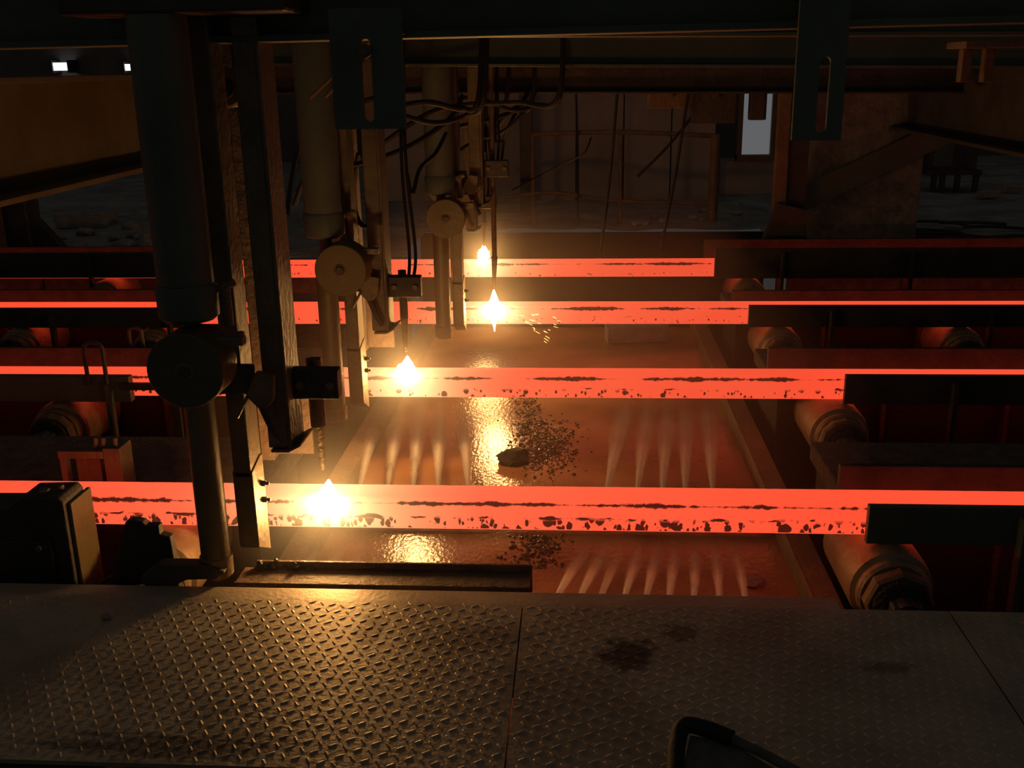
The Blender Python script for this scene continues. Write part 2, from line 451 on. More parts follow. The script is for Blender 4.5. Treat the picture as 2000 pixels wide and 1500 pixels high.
# ================================================================== billets
blen0, blen1 = -6.5, 6.5
BP = [(.44, .24), (.30, .24), (.20, .27), (.18, .27)]
for k in range(4):
    cy, cz = YS[k] + BS / 2, BZ - BS / 2
    billet_mat('billet_glow_%d' % k, TX[k], .0, BP[k][0], BP[k][1], 3.7 * k)
    h, r = BS / 2, .014
    prof = []
    for (sx, sz, a0) in ((1, 1, 0), (-1, 1, 90), (-1, -1, 180), (1, -1, 270)):
        for i in range(5):
            a = radians(a0 + 22.5 * i); prof.append((sx * (h - r) + r * cos(a), sz * (h - r) + r * sin(a)))
    bm = bm_(); NX = 12; rings = []
    for i in range(NX + 1):
        x = blen0 + (blen1 - blen0) * i / NX
        rings.append([bm.verts.new((x, p, q)) for p, q in prof])
    n = len(prof)
    for a, b in zip(rings, rings[1:]):
        for i in range(n): bm.faces.new((a[i], a[(i + 1) % n], b[(i + 1) % n], b[i]))
    bm.faces.new(rings[0]); bm.faces.new(rings[-1])
    o = OB('steel_billet', bm, 'billet_glow_%d' % k, smooth=True); o.location = (0, cy, cz)
    tag(o, ['red hot square billet nearest the tread plate walkway, blotched with dark scale',
            'red hot square billet, second strand from the walkway', 'red hot square billet, third strand from the walkway, spraying sparks',
            'red hot square billet, fourth strand, farthest from the walkway'][k], 'billet')

# ================================================================== rollers
def roller(x, k, where, n_end=24):
    y0 = YS[k] - .2; z = BZ - BS - .15; R = .148
    t = thing('table_roller', f'steel table roller under the {ORD[k]}, {where}', 'roller', (x, y0 + .25, PIT))
    bm = bm_(); LATHE(bm, (x, y0 + .03, z), (0, 1, 0), [(0, R * .80), (.012, R * .86), (.04, R * .86), (.05, R * .97), (.09, R), (.44, R), (.48, R * .9), (.5, R * .8)], 32)
    OB('roller_body', bm, 'roller_steel', t, True)
    bm = bm_(); LATHE(bm, (x, y0 - .03, z), (0, 1, 0), [(0, R * .74), (.012, R * .80), (.05, R * .80), (.065, R * .7)], 8 if k == 0 else 12)
    OB('end_flange', bm, 'rust_steel', t)
    bm = bm_(); LATHE(bm, (x, y0 - .05, z), (0, 1, 0), [(0, R * .4), (.006, R * .62), (.025, R * .66)], 20)
    OB('grease_cap', bm, 'grit', t, True)
    for yy in (y0 + .56, y0 - .09):
        OB('bearing_stand', B(bm_(), x - .05, x + .05, yy - .03, yy + .03, PIT, z + .04, .006), 'dark_steel', t)
        CYo = bm_(); CY(CYo, (x, yy - .03, z), (x, yy + .03, z), .05); OB('shaft_end', CYo, 'dark_steel', t, True)
    return t


OUT, INN = 'beside the trough', 'on the torch machine side'
roller(1.09, 0, OUT)
roller(1.28, 1, OUT)
roller(at(1530, 670, y=YS[2] - .2).x, 2, OUT)
roller(at(1890, 670, y=YS[2] - .2).x, 2, 'a step beyond the trough side one')
roller(at(1465, 570, y=YS[3] - .2).x, 3, OUT)
roller(at(285, 1090, y=YS[0] - .2).x, 0, INN)
roller(at(100, 830, y=YS[1] - .2).x, 1, INN)
roller(at(290, 670, y=YS[2] - .2).x, 2, INN + ', near the loops')
roller(at(25, 670, y=YS[2] - .2).x, 2, INN + ', outermost')
roller(at(195, 580, y=YS[3] - .2).x, 3, INN)

# ================================================================== guide plates along the strands
def guide(x0, x1, y, z0, z1, label, ribs, mat='dark_steel', th=.03, chamf=0, ribs_front=True):
    t = thing('guide_plate', label, 'guide plate', ((x0 + x1) / 2, y, PIT))
    bm = bm_()
    if chamf: PRISM(bm, [(x0, z0), (x1, z0), (x1, z1), (x0 + chamf, z1), (x0, z1 - chamf)], 'y', y, y + th, .003)
    else: B(bm, x0, x1, y, y + th, z0, z1, .003)
    OB('plate', bm, mat, t)
    for xr in ribs:
        OB('rib', B(bm_(), xr - .012, xr + .012, y - .05 if ribs_front else y + th, y if ribs_front else y + th + .05, PIT, z1 - .03, .002), mat, t)
    return t


for k, (u, v0, v1, zt) in enumerate(((1697, 990, 1073, .112), (1652, 733, 800, .118), (1463, 597, 637, .11), (1397, 487, 541, .205))):
    x = at(u, v0, y=YS[k] - .05).x
    guide(x, x + 4.2, YS[k] - .06, -.031, zt, f'dark guide plate fronting the {ORD[k]}, opposite the torch machines', (x + .52, x + 1.5, x + 2.6), 'green_paint' if k == 0 else 'dark_steel')
for k, (u, zt) in enumerate(((1640, .16), (1500, .185), (1430, .152))):
    x = at(u, 900, y=YS[k] + .2).x
    x = (.965, .968, 1.0)[k]
    guide(x, x + 4.5, YS[k] + .2, -.031, zt, f'rusty backing plate behind the {ORD[k]}, opposite the torch machines', (x + .62, x + 1.25, x + 2.4), 'scaled_steel', ribs_front=False)
guide(.99, 5.2, YS[3] + .2, -.031, .235, f'rusty backing plate behind the {ORD[3]}, opposite the torch machines', (1.6, 2.6), 'scaled_steel', ribs_front=False)
# torch machine side
for k, (u, zt, zb) in enumerate(((0, 0, 0), (247, .105, -.031), (372, .098, -.031), (410, .2, -.006))):
    if k == 0: continue
    x = at(u, 700, y=YS[k] - .08).x
    guide(x - 4.2, x, YS[k] - .09, zb, zt, f'dark guard plate fronting the {ORD[k]}, on the torch machine side', (x - .1, x - .9, x - 1.8), 'green_paint' if k == 1 else 'dark_steel', th=.05)
for k, zt in ((1, .18), (2, .165), (3, .20)):
    x = at(440, 600, y=YS[k] + .2).x
    guide(x - 4.2, x, YS[k] + .2, -.031, zt, f'rusty backing plate behind the {ORD[k]}, on the torch machine side', (x - .4, x - 1.6), 'scaled_steel', ribs_front=False)
# slim rest bar below the second strand's open stretch
p = at(300, 752, y=YS[1] - .1)
t = thing('rest_bar', 'slim dark rest bar under the second billet beside the loop handled guard plate', 'bar', (p.x, YS[1] - .1, PIT))
OB('bar', B(bm_(), p.x - .16, p.x + .25, YS[1] - .13, YS[1] - .09, p.z - .02, p.z + .012, .003), 'dark_steel', t)
OB('bar_stand', B(bm_(), p.x + .1, p.x + .13, YS[1] - .12, YS[1] - .1, PIT, p.z - .02), 'dark_steel', t)

# ================================================================== torch cutting machines
def machine(k):
    X, Y = TX[k], YS[k]
    t = thing('torch_machine', f'hanging torch cutting machine with posts and drum over the {ORD[k]}', 'torch cutter', (X - .1, Y, 1.75))
    zt = 1.75

    def O(name, bm, mat, par=t, sm=False): return OB(name, bm, mat, par, sm)
    # carriage
    O('carriage', B(bm_(), X - .52, X + .12, Y - .5, Y + .55, zt, zt + .24, .01), 'dark_steel')
    # front clamp post: hollow section with outer wear strip and bolts
    xa, xb = X - .228, X - .168
    fp = O('clamp_post', B(bm_(), xa, xb, Y - .31, Y - .19, .30, zt, .004), 'post_steel')
    bm = bm_(); PRISM(bm, [(Y - .31, .045), (Y - .19, -.018), (Y - .19, .34), (Y - .215, .345), (Y - .31, .32)], 'x', xa - .004, xb + .004, .003)
    ft = O('clamp_foot', bm, 'post_steel')
    for z in (.245, .185):
        bm = bm_(); CY(bm, (xb, Y - .225, z), (xb + .018, Y - .225, z), .011, n=6); CY(bm, (xb + .018, Y - .225, z), (xb + .03, Y - .225, z), .006, n=10)
        OB('bolt', bm, 'dark_steel', ft)
    # cross clamp block with a hinged latch on it
    lz = .0 if k != 2 else .3
    cb = O('clamp_block', B(bm_(), xa - .03, xb + .05, Y - .335, Y - .315, .60 + lz, .70 + lz, .006), 'dark_steel')
    bm = bm_(); PRISM(bm, [(xb + .02, .60 + lz), (xb + .06, .68 + lz), (xb + .12, .67 + lz), (xb + .11, .585 + lz), (xb + .07, .545 + lz)], 'y', Y - .35, Y - .325, .004)
    OB('latch', bm, 'post_steel', cb)
    bm = bm_(); TUBE(bm, [(xb + .03, Y - .36, .60 + lz), (xb - .01, Y - .36, .53 + lz)], .006); OB('latch_pin', bm, 'post_steel', cb, True)
    bm = bm_(); TUBE(bm, [(xb + .07, Y - .34, .56 + lz), (xb + .10, Y - .34, .48 + lz), (xb + .12, Y - .33, .44 + lz)], .014); OB('latch_arm', bm, 'dark_steel', cb, True)
    # second post: channel with a lip plate, on the walkway side of the torch
    ra, rb = X - .106, X - .026; zb = .39 if k != 2 else .78
    O('channel_post', B(bm_(), ra, rb - .012, Y - .29, Y - .15, zb + .01, zt, .004), 'post_steel')
    O('channel_flange', B(bm_(), rb - .012, rb, Y - .295, Y - .14, zb, zt, .003), 'post_steel')
    bm = bm_(); PRISM(bm, [(ra + .01, zb - .002), (rb - .012, zb - .002), (rb + .03, zb + .02), (rb + .03, zb + .028), (rb - .012, zb + .007), (ra + .01, zb + .007)], 'y', Y - .30, Y - .13)
    O('lip_plate', bm, 'post_steel')
    # pneumatic cylinder, clevis, drum and rod in front
    cx, cyy = X - .285, Y - .435
    bm = bm_(); LATHE(bm, (cx + .018, cyy, .985), (0, 0, 1), [(0, .081), (.004, .084), (zt - .985, .084)], 36); cl = O('cylinder', bm, 'green_paint', sm=True)
    bm = bm_(); LATHE(bm, (cx + .018, cyy, .875), (0, 0, 1), [(0, .076), (.012, .09), (.10, .092), (.112, .084)], 36); OB('cylinder_collar', bm, 'green_paint', cl, True)
    bm = bm_(); CY(bm, (cx + .02, cyy, .78), (cx + .02, cyy, .885), .028); OB('piston', bm, 'post_steel', cl, True)
    bm = bm_(); TUBE(bm, [(cx + .10, cyy + .02, .96), (cx + .16, cyy + .02, .985)], .012); CY(bm, (cx + .13, cyy + .02, .85), (cx + .13, cyy + .02, .97), .016)
    OB('hose_fitting', bm, 'rust_steel', cl, True)
    dz = .745
    dx = cx + (.035, .11, .06, .05)[k]
    bm = bm_(); LATHE(bm, (dx, cyy - .13, dz), (0, 1, 0), [(0, .112), (.004, .116), (.135, .116), (.139, .112)], 48); dr = O('drum', bm, 'olive_paint' if k else 'olive_shaded', sm=True)
    bm = bm_(); LATHE(bm, (dx, cyy - .142, dz), (0, 1, 0), [(0, .017), (.003, .02), (.012, .02)], 20); OB('drum_hub', bm, 'dark_steel', dr, True)
    bm = bm_(); LATHE(bm, (dx, cyy - .134, dz), (0, 1, 0), [(0, .026), (.002, .029), (.005, .029)], 24); OB('hub_ring', bm, 'rust_steel', dr, True)
    bm = bm_(); B(bm, dx + .06, dx + .16, cyy - .06, cyy - .02, dz + .06, dz + .085, .003); CY(bm, (dx + .15, cyy - .04, dz + .08), (dx + .15, cyy - .04, dz + .10), .012, n=6)
    OB('scraper', bm, 'post_steel', dr)
    bm = bm_(); CY(bm, (cx + .005, cyy + .03, .02), (cx + .005, cyy + .03, dz), .048, n=32); rd = O('rod', bm, 'olive_paint', sm=True)
    bm = bm_(); LATHE(bm, (cx + .005, cyy + .03, 0.0 - .012), (0, 0, 1), [(0, .042), (.01, .052), (.075, .054), (.078, .049)], 28); OB('rod_sleeve', bm, 'rust_steel', rd, True)
    # torch arm, bracket and nozzle
    az = .55 if k != 2 else .95
    ar = O('torch_arm', B(bm_(), X - .03, X + .125, Y - .23, Y - .17, az, az + .1, .006), 'dark_steel')
    for bx in (X + .1, X):
        bm = bm_(); CY(bm, (bx, Y - .242, az + .05), (bx, Y - .23, az + .05), .014, n=6); OB('arm_bolt', bm, 'post_steel', ar)
    top = .66 if k < 2 else zt
    bm = bm_(); CY(bm, (X + .02, Y - .12, .42), (X + .02, Y - .12, top), (.026, .02, .016, .014)[k], n=20); B(bm, X + .0, X + .04, Y - .17, Y - .11, az + .01, az + .09)
    tt = O('torch_tube', bm, 'rust_steel', sm=True)
    bm = bm_(); CY(bm, (X + .02, Y - .12, .44), (X + .008, Y - .06, .235), .02, .009, 20); OB('nozzle', bm, 'post_steel', tt, True)
    if k:
        for q in (0, 1):
            bm = bm_(); TUBE(bm, [(X + .05 + .02 * q, Y - .15, az + .05), (X + .06 + .03 * q, Y - .12, az + .2), (X + .04 + .02 * q, Y - .1, 1.2), (X + .05, Y + .05, zt)], .008)
            O('gas_hose', bm, 'rubber', sm=True)
    # slim column behind, with a heat shield
    O('guide_column', B(bm_(), X - .30, X - .25, Y + .20, Y + .29, .16, zt, .003), 'rust_steel')
    if k < 2: O('heat_shield', B(bm_(), X - .24, X - .10, Y + .22, Y + .235, .18, .46, .003), 'rust_steel')
    if k == 0:
        bm = bm_(); PRISM(bm, [(cx - .24, .0), (cx - .17, .055), (cx + .0, .055), (cx + .05, .03), (cx + .02, .005), (cx - .08, .0), (cx - .2, -.06)], 'y', cyy - .03, cyy + .02, .003)
        OB('lever_arm', bm, 'dark_steel', rd)
    return t


for k in range(4): machine(k)

# extra idler drum half hidden behind the second machine's drum
p = at(640, 425, y=5.6)
t = thing('idler_drum', 'dark idler drum tucked behind the drum of the second torch machine', 'drum', (p.x, 5.6, p.z))
bm = bm_(); LATHE(bm, (p.x, 5.6, p.z), (0, 1, 0), [(0, .135), (.004, .14), (.18, .14), (.184, .135)], 44); OB('drum_body', bm, 'post_steel', t, True)
OB('hanger', B(bm_(), p.x - .04, p.x + .04, 5.79, 5.83, p.z - .03, 1.75), 'dark_steel', t)
# roller nose high up by the first machine
p = at(440, 172, y=3.32); q = at(470, 178, y=3.62)
t = thing('top_roller', 'small round roller high beside the cylinder of the walkway torch machine', 'roller', (p.x, 3.4, p.z))
bm = bm_(); LATHE(bm, (p.x, 3.32, p.z), (0, 1, 0), [(0, .055), (.006, .062), (.2, .062)], 32); OB('roller_body', bm, 'rust_steel', t, True)
bm = bm_(); LATHE(bm, (p.x, 3.312, p.z), (0, 1, 0), [(0, .03), (.01, .033)], 20); OB('roller_hub', bm, 'dark_steel', t, True)
OB('hanger', B(bm_(), p.x - .03, p.x + .03, 3.50, 3.55, p.z - .1, 1.76), 'dark_steel', t)

# ================================================================== torch flames
def flame(k):
    X, Y = TX[k], YS[k]
    r = (.052, .049, .058, .05)[k]
    zc = (.088, .125, .085, .16)[k]; yc = Y - .035
    t = thing('cutting_flame', ['white hot cutting flame on the billet beside the walkway', 'white hot cutting flame on the second billet from the walkway',
                                'white hot cutting flame throwing sparks off the third billet', 'white hot cutting flame on the fourth billet from the walkway'][k], 'flame', (X, yc, zc - r))
    bm = bm_(); LUMP(bm, (X, yc, zc), r, k, 3, .3, (.95, .6, 1.0), 2.2)
    OB('flame_core', bm, 'flame', t, True)
    bm = bm_(); CY(bm, (X, Y + .02, zc + r * .5), (X - .003, Y + .045, zc + r * (1.15, 1.15, 1.9, 1.5)[k]), r * .6, .004, 12)
    OB('flame_tip', bm, 'flame_jet', t, True)
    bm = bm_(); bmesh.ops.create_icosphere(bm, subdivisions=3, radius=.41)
    g = OB('added_glow', bm, 'added_glow'); g.location = (X, yc - .02, zc); g['kind'] = 'stuff'; tag(g, f'added halo imitating glare and lit haze around the flame on the {ORD[k]}', 'glow')
    if k == 2:
        bm = bm_(); CY(bm, (X, yc, zc - r * .6), (X + .004, yc - .01, zc - r * 2.6), r * .4, .002, 12); OB('flame_tip', bm, 'flame_jet', t, True)
        random.seed(3)
        for i in range(34):
            a = radians(random.uniform(-34, -8)); d = random.uniform(.08, .40); L = random.uniform(.010, .034)
            c = Vector((X + .03 + d * cos(a), yc - .05 * random.random(), zc + d * sin(a) * random.uniform(.8, 1.1)))
            bm = bm_(); CY(bm, c, c + Vector((cos(a), 0, sin(a))) * L, .0008, .0004, 5); OB('spark', bm, 'spark', t)
    return t


emit('flame_jet', (1, .55, .2), 14)


def glow_mat():  # emissive volume added to imitate glare and lit haze around each flame
    m, nt, N, L, b = nodes_of('added_glow'); N.remove(b)
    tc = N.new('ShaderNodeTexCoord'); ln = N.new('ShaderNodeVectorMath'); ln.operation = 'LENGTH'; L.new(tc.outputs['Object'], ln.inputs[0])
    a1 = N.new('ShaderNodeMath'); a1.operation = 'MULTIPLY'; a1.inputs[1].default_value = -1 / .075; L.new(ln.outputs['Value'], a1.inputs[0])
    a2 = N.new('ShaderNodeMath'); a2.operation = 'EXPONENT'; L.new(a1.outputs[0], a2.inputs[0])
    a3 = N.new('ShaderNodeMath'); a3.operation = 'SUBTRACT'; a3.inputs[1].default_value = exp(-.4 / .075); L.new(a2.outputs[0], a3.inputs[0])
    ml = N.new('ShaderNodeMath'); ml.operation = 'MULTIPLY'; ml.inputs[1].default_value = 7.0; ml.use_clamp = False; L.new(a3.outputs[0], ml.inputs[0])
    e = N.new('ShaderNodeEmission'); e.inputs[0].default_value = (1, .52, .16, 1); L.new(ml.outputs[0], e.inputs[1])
    L.new(e.outputs[0], N['Material Output'].inputs['Volume']); MATS['added_glow'] = m


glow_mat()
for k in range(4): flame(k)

# ================================================================== water sprays
def header(y, z, x0, x1, label, rows, ln, spread, dz=-.24):
    t = thing('spray_header', label, 'spray pipe', ((x0 + x1) / 2, y, z))
    bm = bm_(); CY(bm, (x0, y, z), (x1, y, z), .02, n=16); OB('pipe', bm, 'dark_steel', t, True)
    for xx in (x0 + .02, x1 - .02):
        OB('pipe_stand', B(bm_(), xx - .02, xx + .02, y - .02, y + .02, TZ, z), 'dark_steel', t)
    for (x, dx, dens) in rows:
        bm = bm_(); CY(bm, (x, y, z), (x + dx * .03, y + .04, z + .004), .009, .006, 10); OB('nozzle', bm, 'post_steel', t, True)
        me_v, me_f, me_a = [], [], []
        o0 = Vector((x + dx * .03, y + .04, z + .004)); d0 = Vector((dx, 1, dz)).normalized()
        e1 = d0.orthogonal().normalized(); e2 = d0.cross(e1); NS = 10; wob = random.uniform(0, 9)
        for shell in range(5):
            f = (shell + .6) / 4.6; NR = 14; b0 = len(me_v)
            for i in range(NR + 1):
                sN = i / NR; sL = sN * ln * (1 - .12 * shell * random.uniform(.6, 1))
                w = (.006 + spread * sL * (1 + .6 * sN)) * f
                c = o0 + d0 * sL - Vector((0, 0, .05 * sL * sL))
                for j in range(NS):
                    a = 2 * pi * j / NS; rr = w * (1 + .25 * noise.noise(Vector((cos(a) * 1.3, sin(a) * 1.3, sL * 3 + wob + shell))))
                    p = c + (e1 * cos(a) + e2 * sin(a)) * rr; p.z = max(p.z, TZ + .006); me_v.append(p); me_a.append(dens * (1 - sN) ** .9 / (1 + .8 * sN))
            for i in range(NR):
                for j in range(NS): me_f.append((b0 + i * NS + j, b0 + i * NS + (j + 1) % NS, b0 + (i + 1) * NS + (j + 1) % NS, b0 + (i + 1) * NS + j))
        me = bpy.data.meshes.new('water_jet'); me.from_pydata([tuple(v) for v in me_v], [], me_f); me.materials.append(MATS['spray_water'])
        at_ = me.attributes.new('wetness', 'FLOAT', 'POINT'); at_.data.foreach_set('value', me_a)
        for pl_ in me.polygons: pl_.use_smooth = True
        o = bpy.data.objects.new('water_jet', me); COL.objects.link(o); o.parent = t; o.matrix_parent_inverse = Matrix.Translation(-Vector(t.location)); o['kind'] = 'stuff'
    return t


random.seed(21)
hy, hz = 2.93, -.10
rows = []
for u in (545, 600, 655, 700, 752): rows.append((at(u + 12, 1120, y=hy + .1).x, -.13, .8))
for u, d in ((1072, 1.0), (1120, 1.0), (1163, .6), (1212, 1.1), (1257, 1.1), (1305, 1.1), (1357, 1.1), (1410, 1.0), (1464, 1.0)): rows.append((at(u, 1178, y=hy).x, .12, d))
header(hy, hz, TL - .0, TR_, 'water spray pipe with a row of jets under the walkway edge', rows, 1.35, .021)
rows = [(at(u, 950, y=4.4).x, -.13, 1.2) for u in (705, 760, 810, 860, 920)] + [(at(u, 950, y=4.4).x, .1, 1.2) for u in (1180, 1240, 1290, 1335, 1390)]
header(4.30, -.32, TL - .0, TR_, 'water spray pipe hidden behind the walkway billet, its jets fanning over the trough', rows, 2.0, .034, .02)

# ================================================================== things in the trough
p = at(1003, 893, z=TZ + .03)
tag(OB('slag_lump', LUMP(bm_(), (0, 0, 0), .062, 5, 3, .45, (1.3, .95, .75)), 'rubber', smooth=True, loc=None), 'fist sized dark slag lump on the wet trough bed', 'slag').location = (p.x, p.y, TZ + .025)
V, Fc = [], []
random.seed(5)
for i in range(1500):
    if i < 950: u, v = random.gauss(1062, 30), random.gauss(872, 26)
    elif i < 1250: u, v = random.gauss(1032, 12), random.uniform(775, 850)
    else: u, v = random.gauss(1050, 26), random.uniform(1045, 1110)
    q = at(u, v, z=TZ); r = random.uniform(.003, .008) if random.random() < .9 else random.uniform(.009, .016)
    t = bmesh.new(); bmesh.ops.create_icosphere(t, subdivisions=1, radius=1); b = len(V)
    for vv in t.verts: V.append((q.x + vv.co.x * r * random.uniform(.7, 1.3), q.y + vv.co.y * r * random.uniform(.7, 1.3), TZ + .002 + vv.co.z * r * random.uniform(.5, .9)))
    for f in t.faces: Fc.append([b + x.index for x in f.verts])
    t.free()
me = bpy.data.meshes.new('slag_gravel'); me.from_pydata(V, [], Fc); me.materials.append(MATS['wet_slag'])
o = bpy.data.objects.new('slag_gravel', me); COL.objects.link(o); o['kind'] = 'stuff'; tag(o, 'glistening heap of wet black slag grit around the lump in the trough', 'slag')
for (u, v, w, l, h, lab) in ((1240, 660, .16, .36, .13, 'pale concrete block resting at the far end of the trough'),):
    q = at(1205, 672, z=TZ); bm = bm_(); B(bm, q.x - .07, q.x + .40, q.y, q.y + .16, TZ, TZ + .12, .01)
    o = OB('concrete_block', bm, 'block', loc=(q.x, q.y, TZ)); tag(o, lab, 'block'); o.rotation_euler.z = radians(8)
q = at(1500, 1143, z=TZ)
o = OB('stone', LUMP(bm_(), (0, 0, 0), .04, 9, 2, .3, (1.3, .8, .5)), 'block', smooth=True); o.location = (q.x - .06, q.y, TZ + .012); tag(o, 'flat pale stone lying against the trough wall by the sprays', 'stone')

# ================================================================== things at the walkway edge
t = thing('h_beam', 'rusty steel h beam lying along the walkway edge below the first torch', 'beam', (-.62, 3.05, -.17))
xa, xb = at(470, 1140, y=3.05).x, at(1036, 1140, y=3.05).x
OB('front_flange', B(bm_(), xa, xb, 2.985, 2.997, -.17, -.028, .002), 'rust_steel', t)
OB('back_flange', B(bm_(), xa + .04, xb + .003, 3.11, 3.122, -.14, -.012, .002), 'rust_steel', t)
for xx in (xa + .12, xb - .2): OB('beam_foot', B(bm_(), xx - .03, xx + .03, 2.99, 3.11, TZ, -.14), 'rust_steel', t)
OB('web', B(bm_(), xa, xb, 2.997, 3.11, -.048, -.036), 'rust_steel', t)
random.seed(9)
bm = bm_()
for i in range(26):
    x = xa + .05 + random.random() * .22; LUMP(bm, (x, 3.108 + random.uniform(-.01, .008), -.035 + random.uniform(-.02, .025)), random.uniform(.008, .018), i, 1, .4)
tag(OB('slag_crust', bm, 'slag', smooth=True), 'lumpy slag crust stuck to the end of the rusty h beam', 'slag')['kind'] = 'stuff'
o = OB('pebble', LUMP(bm_(), (0, 0, 0), .013, 2, 2, .3, (1.2, 1, .7)), 'block', smooth=True); q = at(208, 1208, z=0); o.location = (q.x, q.y, .008); tag(o, 'small pebble lying alone on the tread plate', 'pebble')
a, b = at(204, 1214, z=.004), at(122, 1312, z=.004)
tag(OB('wire_offcut', TUBE(bm_(), [a, (a + b) / 2 + Vector((.003, 0, .003)), b], .0011, 6), 'wire', smooth=True), 'thin straight wire offcut on the tread plate by the pebble', 'wire')
# bent handle at the front of the walkway
t = thing('hooked_tool', 'grey shafted tool with a bent black grip lying on the walkway', 'tool', tuple(at(1380, 1470, z=.0)))
A = [at(1318, 1530, z=.05), at(1322, 1460, z=.06), at(1335, 1418, z=.07), at(1375, 1422, z=.07), at(1430, 1443, z=.065)]
OB('grip', TUBE(bm_(), A, .0205, 12), 'rubber', t, True)
OB('shaft', TUBE(bm_(), [at(1425, 1441, z=.065), at(1490, 1472, z=.05), at(1600, 1530, z=.03), at(1720, 1600, z=.014)], .012, 12), 'grey_cloth', t, True)
bm = bm_(); g = [at(1348, 1436, z=.055), at(1428, 1450, z=.055), at(1560, 1530, z=.02), at(1460, 1620, z=.01), at(1340, 1620, z=.01), at(1334, 1500, z=.05)]
vs = [bm.verts.new(v) for v in g] + [bm.verts.new(Vector((v.x, v.y, v.z - .008))) for v in g]
n = len(g); bm.faces.new(vs[:n]); bm.faces.new(vs[n:][::-1])
for i in range(n): bm.faces.new((vs[i], vs[(i + 1) % n], vs[n + (i + 1) % n], vs[n + i]))
OB('blade', bm, 'grey_cloth', t)

# ================================================================== left foreground gear
q0, q1 = at(0, 1000, y=3.12), at(126, 1000, y=3.12)
xr = q1.x
t = thing('gear_housing', 'boxy dark gear housing with a chamfered top beside the walkway billet', 'gearbox', (xr - .25, 3.2, PIT))
bm = bm_(); PRISM(bm, [(xr - .6, PIT), (xr, PIT), (xr, .19), (xr - .015, .21), (xr - .155, .205), (xr - .21, .165), (xr - .6, .16)], 'y', 3.12, 3.27, .006)
OB('body', bm, 'dark_steel', t)
OB('side_plate', B(bm_(), xr + .001, xr + .016, 3.14, 3.29, -.20, .18, .003), 'olive_paint', t)
OB('cover', B(bm_(), xr - .5, xr - .06, 3.105, 3.12, -.16, .05, .004), 'dark_steel', t)
for (dx, z) in ((-.10, .03), (-.46, .03), (-.10, -.13), (-.28, -.13), (-.46, -.13)):
    bm = bm_(); CY(bm, (xr + dx, 3.092, z), (xr + dx, 3.105, z), .011, n=6); OB('bolt', bm, 'rust_steel', t)
bm = bm_(); CY(bm, (xr - .09, 3.17, .205), (xr - .09, 3.17, .222), .02, n=6); CY(bm, (xr - .045, 3.2, .205), (xr - .045, 3.2, .225), .012, n=8); OB('filler_cap', bm, 'rust_steel', t)

x = at(268, 1010, y=3.12).x
t = thing('chain_guard', 'humped dark chain guard over the roller end by the gear housing', 'guard', (x, 3.1, PIT))
zz = at(265, 1010, y=3.12).z
bm = bm_(); PRISM(bm, [(x - .13, -.16), (x - .085, -.02), (x - .03, zz - .005), (x - .005, zz + .003), (x + .03, zz - .004), (x + .04, zz - .018), (x + .085, zz - .018), (x + .085, zz - .05), (x + .12, zz - .06), (x + .13, -.12), (x + .05, -.1), (x, -.09), (x - .06, -.12)], 'y', 3.09, 3.125, .003)
OB('guard_plate', bm, 'dark_steel', t)
OB('guard_stand', B(bm_(), x + .085, x + .11, 3.10, 3.12, PIT, -.1), 'dark_steel', t)
random.seed(12)
# drive chain links around the roller end
t2 = thing('drive_chain', 'greasy roller chain wrapped round the roller end by the chain guard', 'chain', (at(285, 1090, y=3.08).x, 3.05, -.3))
cxr = at(285, 1090, y=YS[0] - .2).x
for i in range(22):
    a = radians(-20 + i * 10)
    c = Vector((cxr + .135 * cos(a), 3.06, -.178 + .135 * sin(a))); tg = Vector((-sin(a), 0, cos(a)))
    bm = bm_(); CY(bm, c - tg * .008 - Vector((0, .012, 0)), c - tg * .008 + Vector((0, .012, 0)), .008, n=8)
    for s in (-1, 1):
        tb = bm_(); B(tb, -.014, .014, -.002, .002, -.007, .007, .002); merge(bm, tb, Matrix.Translation(c + Vector((0, s * .012, 0))) @ Matrix.Rotation(-(a + pi / 2), 4, 'Y'))
    OB('chain_link', bm, 'grit', t2)

# bracket frame behind the first billet
x0, x1 = at(108, 900, y=3.66).x, at(200, 900, y=3.66).x; z1 = at(150, 888, y=3.66).z
t = thing('bracket_frame', 'rust coloured bolted bracket frame behind the walkway billet, next to the gear housing', 'bracket', ((x0 + x1) / 2, 3.68, -.015))
OB('upright', B(bm_(), x0, x0 + .025, 3.69, 3.73, -.015, z1, .003), 'rust_steel', t)
OB('upright', B(bm_(), x1 - .01, x1 + .06, 3.69, 3.80, -.015, z1 + .015, .003), 'rust_steel', t)
OB('lintel', B(bm_(), x0 - .002, x1 - .01, 3.685, 3.735, z1 - .028, z1 + .004, .003), 'rust_steel', t)
for dx in (-.05, -.02, .03):
    bm = bm_(); CY(bm, (x1 + dx, 3.72, z1), (x1 + dx + .006, 3.72, z1 + .05), .009, n=8); OB('stud', bm, 'post_steel', t)
OB('inner_block', B(bm_(), x0 + .05, x1 - .04, 3.72, 3.80, -.015, z1 - .04, .004), 'rust_steel', t)

# loop handles on guard plates
def loop(u, v0, v1, w, y, label):
    a, b = at(u, v1, y=y), at(u, v0, y=y); z0 = a.z - .05
    t = OB('loop_handle', TUBE(bm_(), [(a.x - w, y, z0), (a.x - w, y, b.z - w), (a.x - w * .7, y, b.z - w * .25), (a.x, y, b.z), (a.x + w * .7, y, b.z - w * .25), (a.x + w, y, b.z - w), (a.x + w, y, z0)], .011, 10), 'dark_steel', smooth=True)
    tag(t, label, 'handle')


loop(189, 668, 735, .048, YS[1] - .115, 'arched steel loop handle standing on the second strand guard plate')
loop(269, 640, 690, .035, YS[1] + .262, 'narrow arched loop standing behind the second billet backing plate')

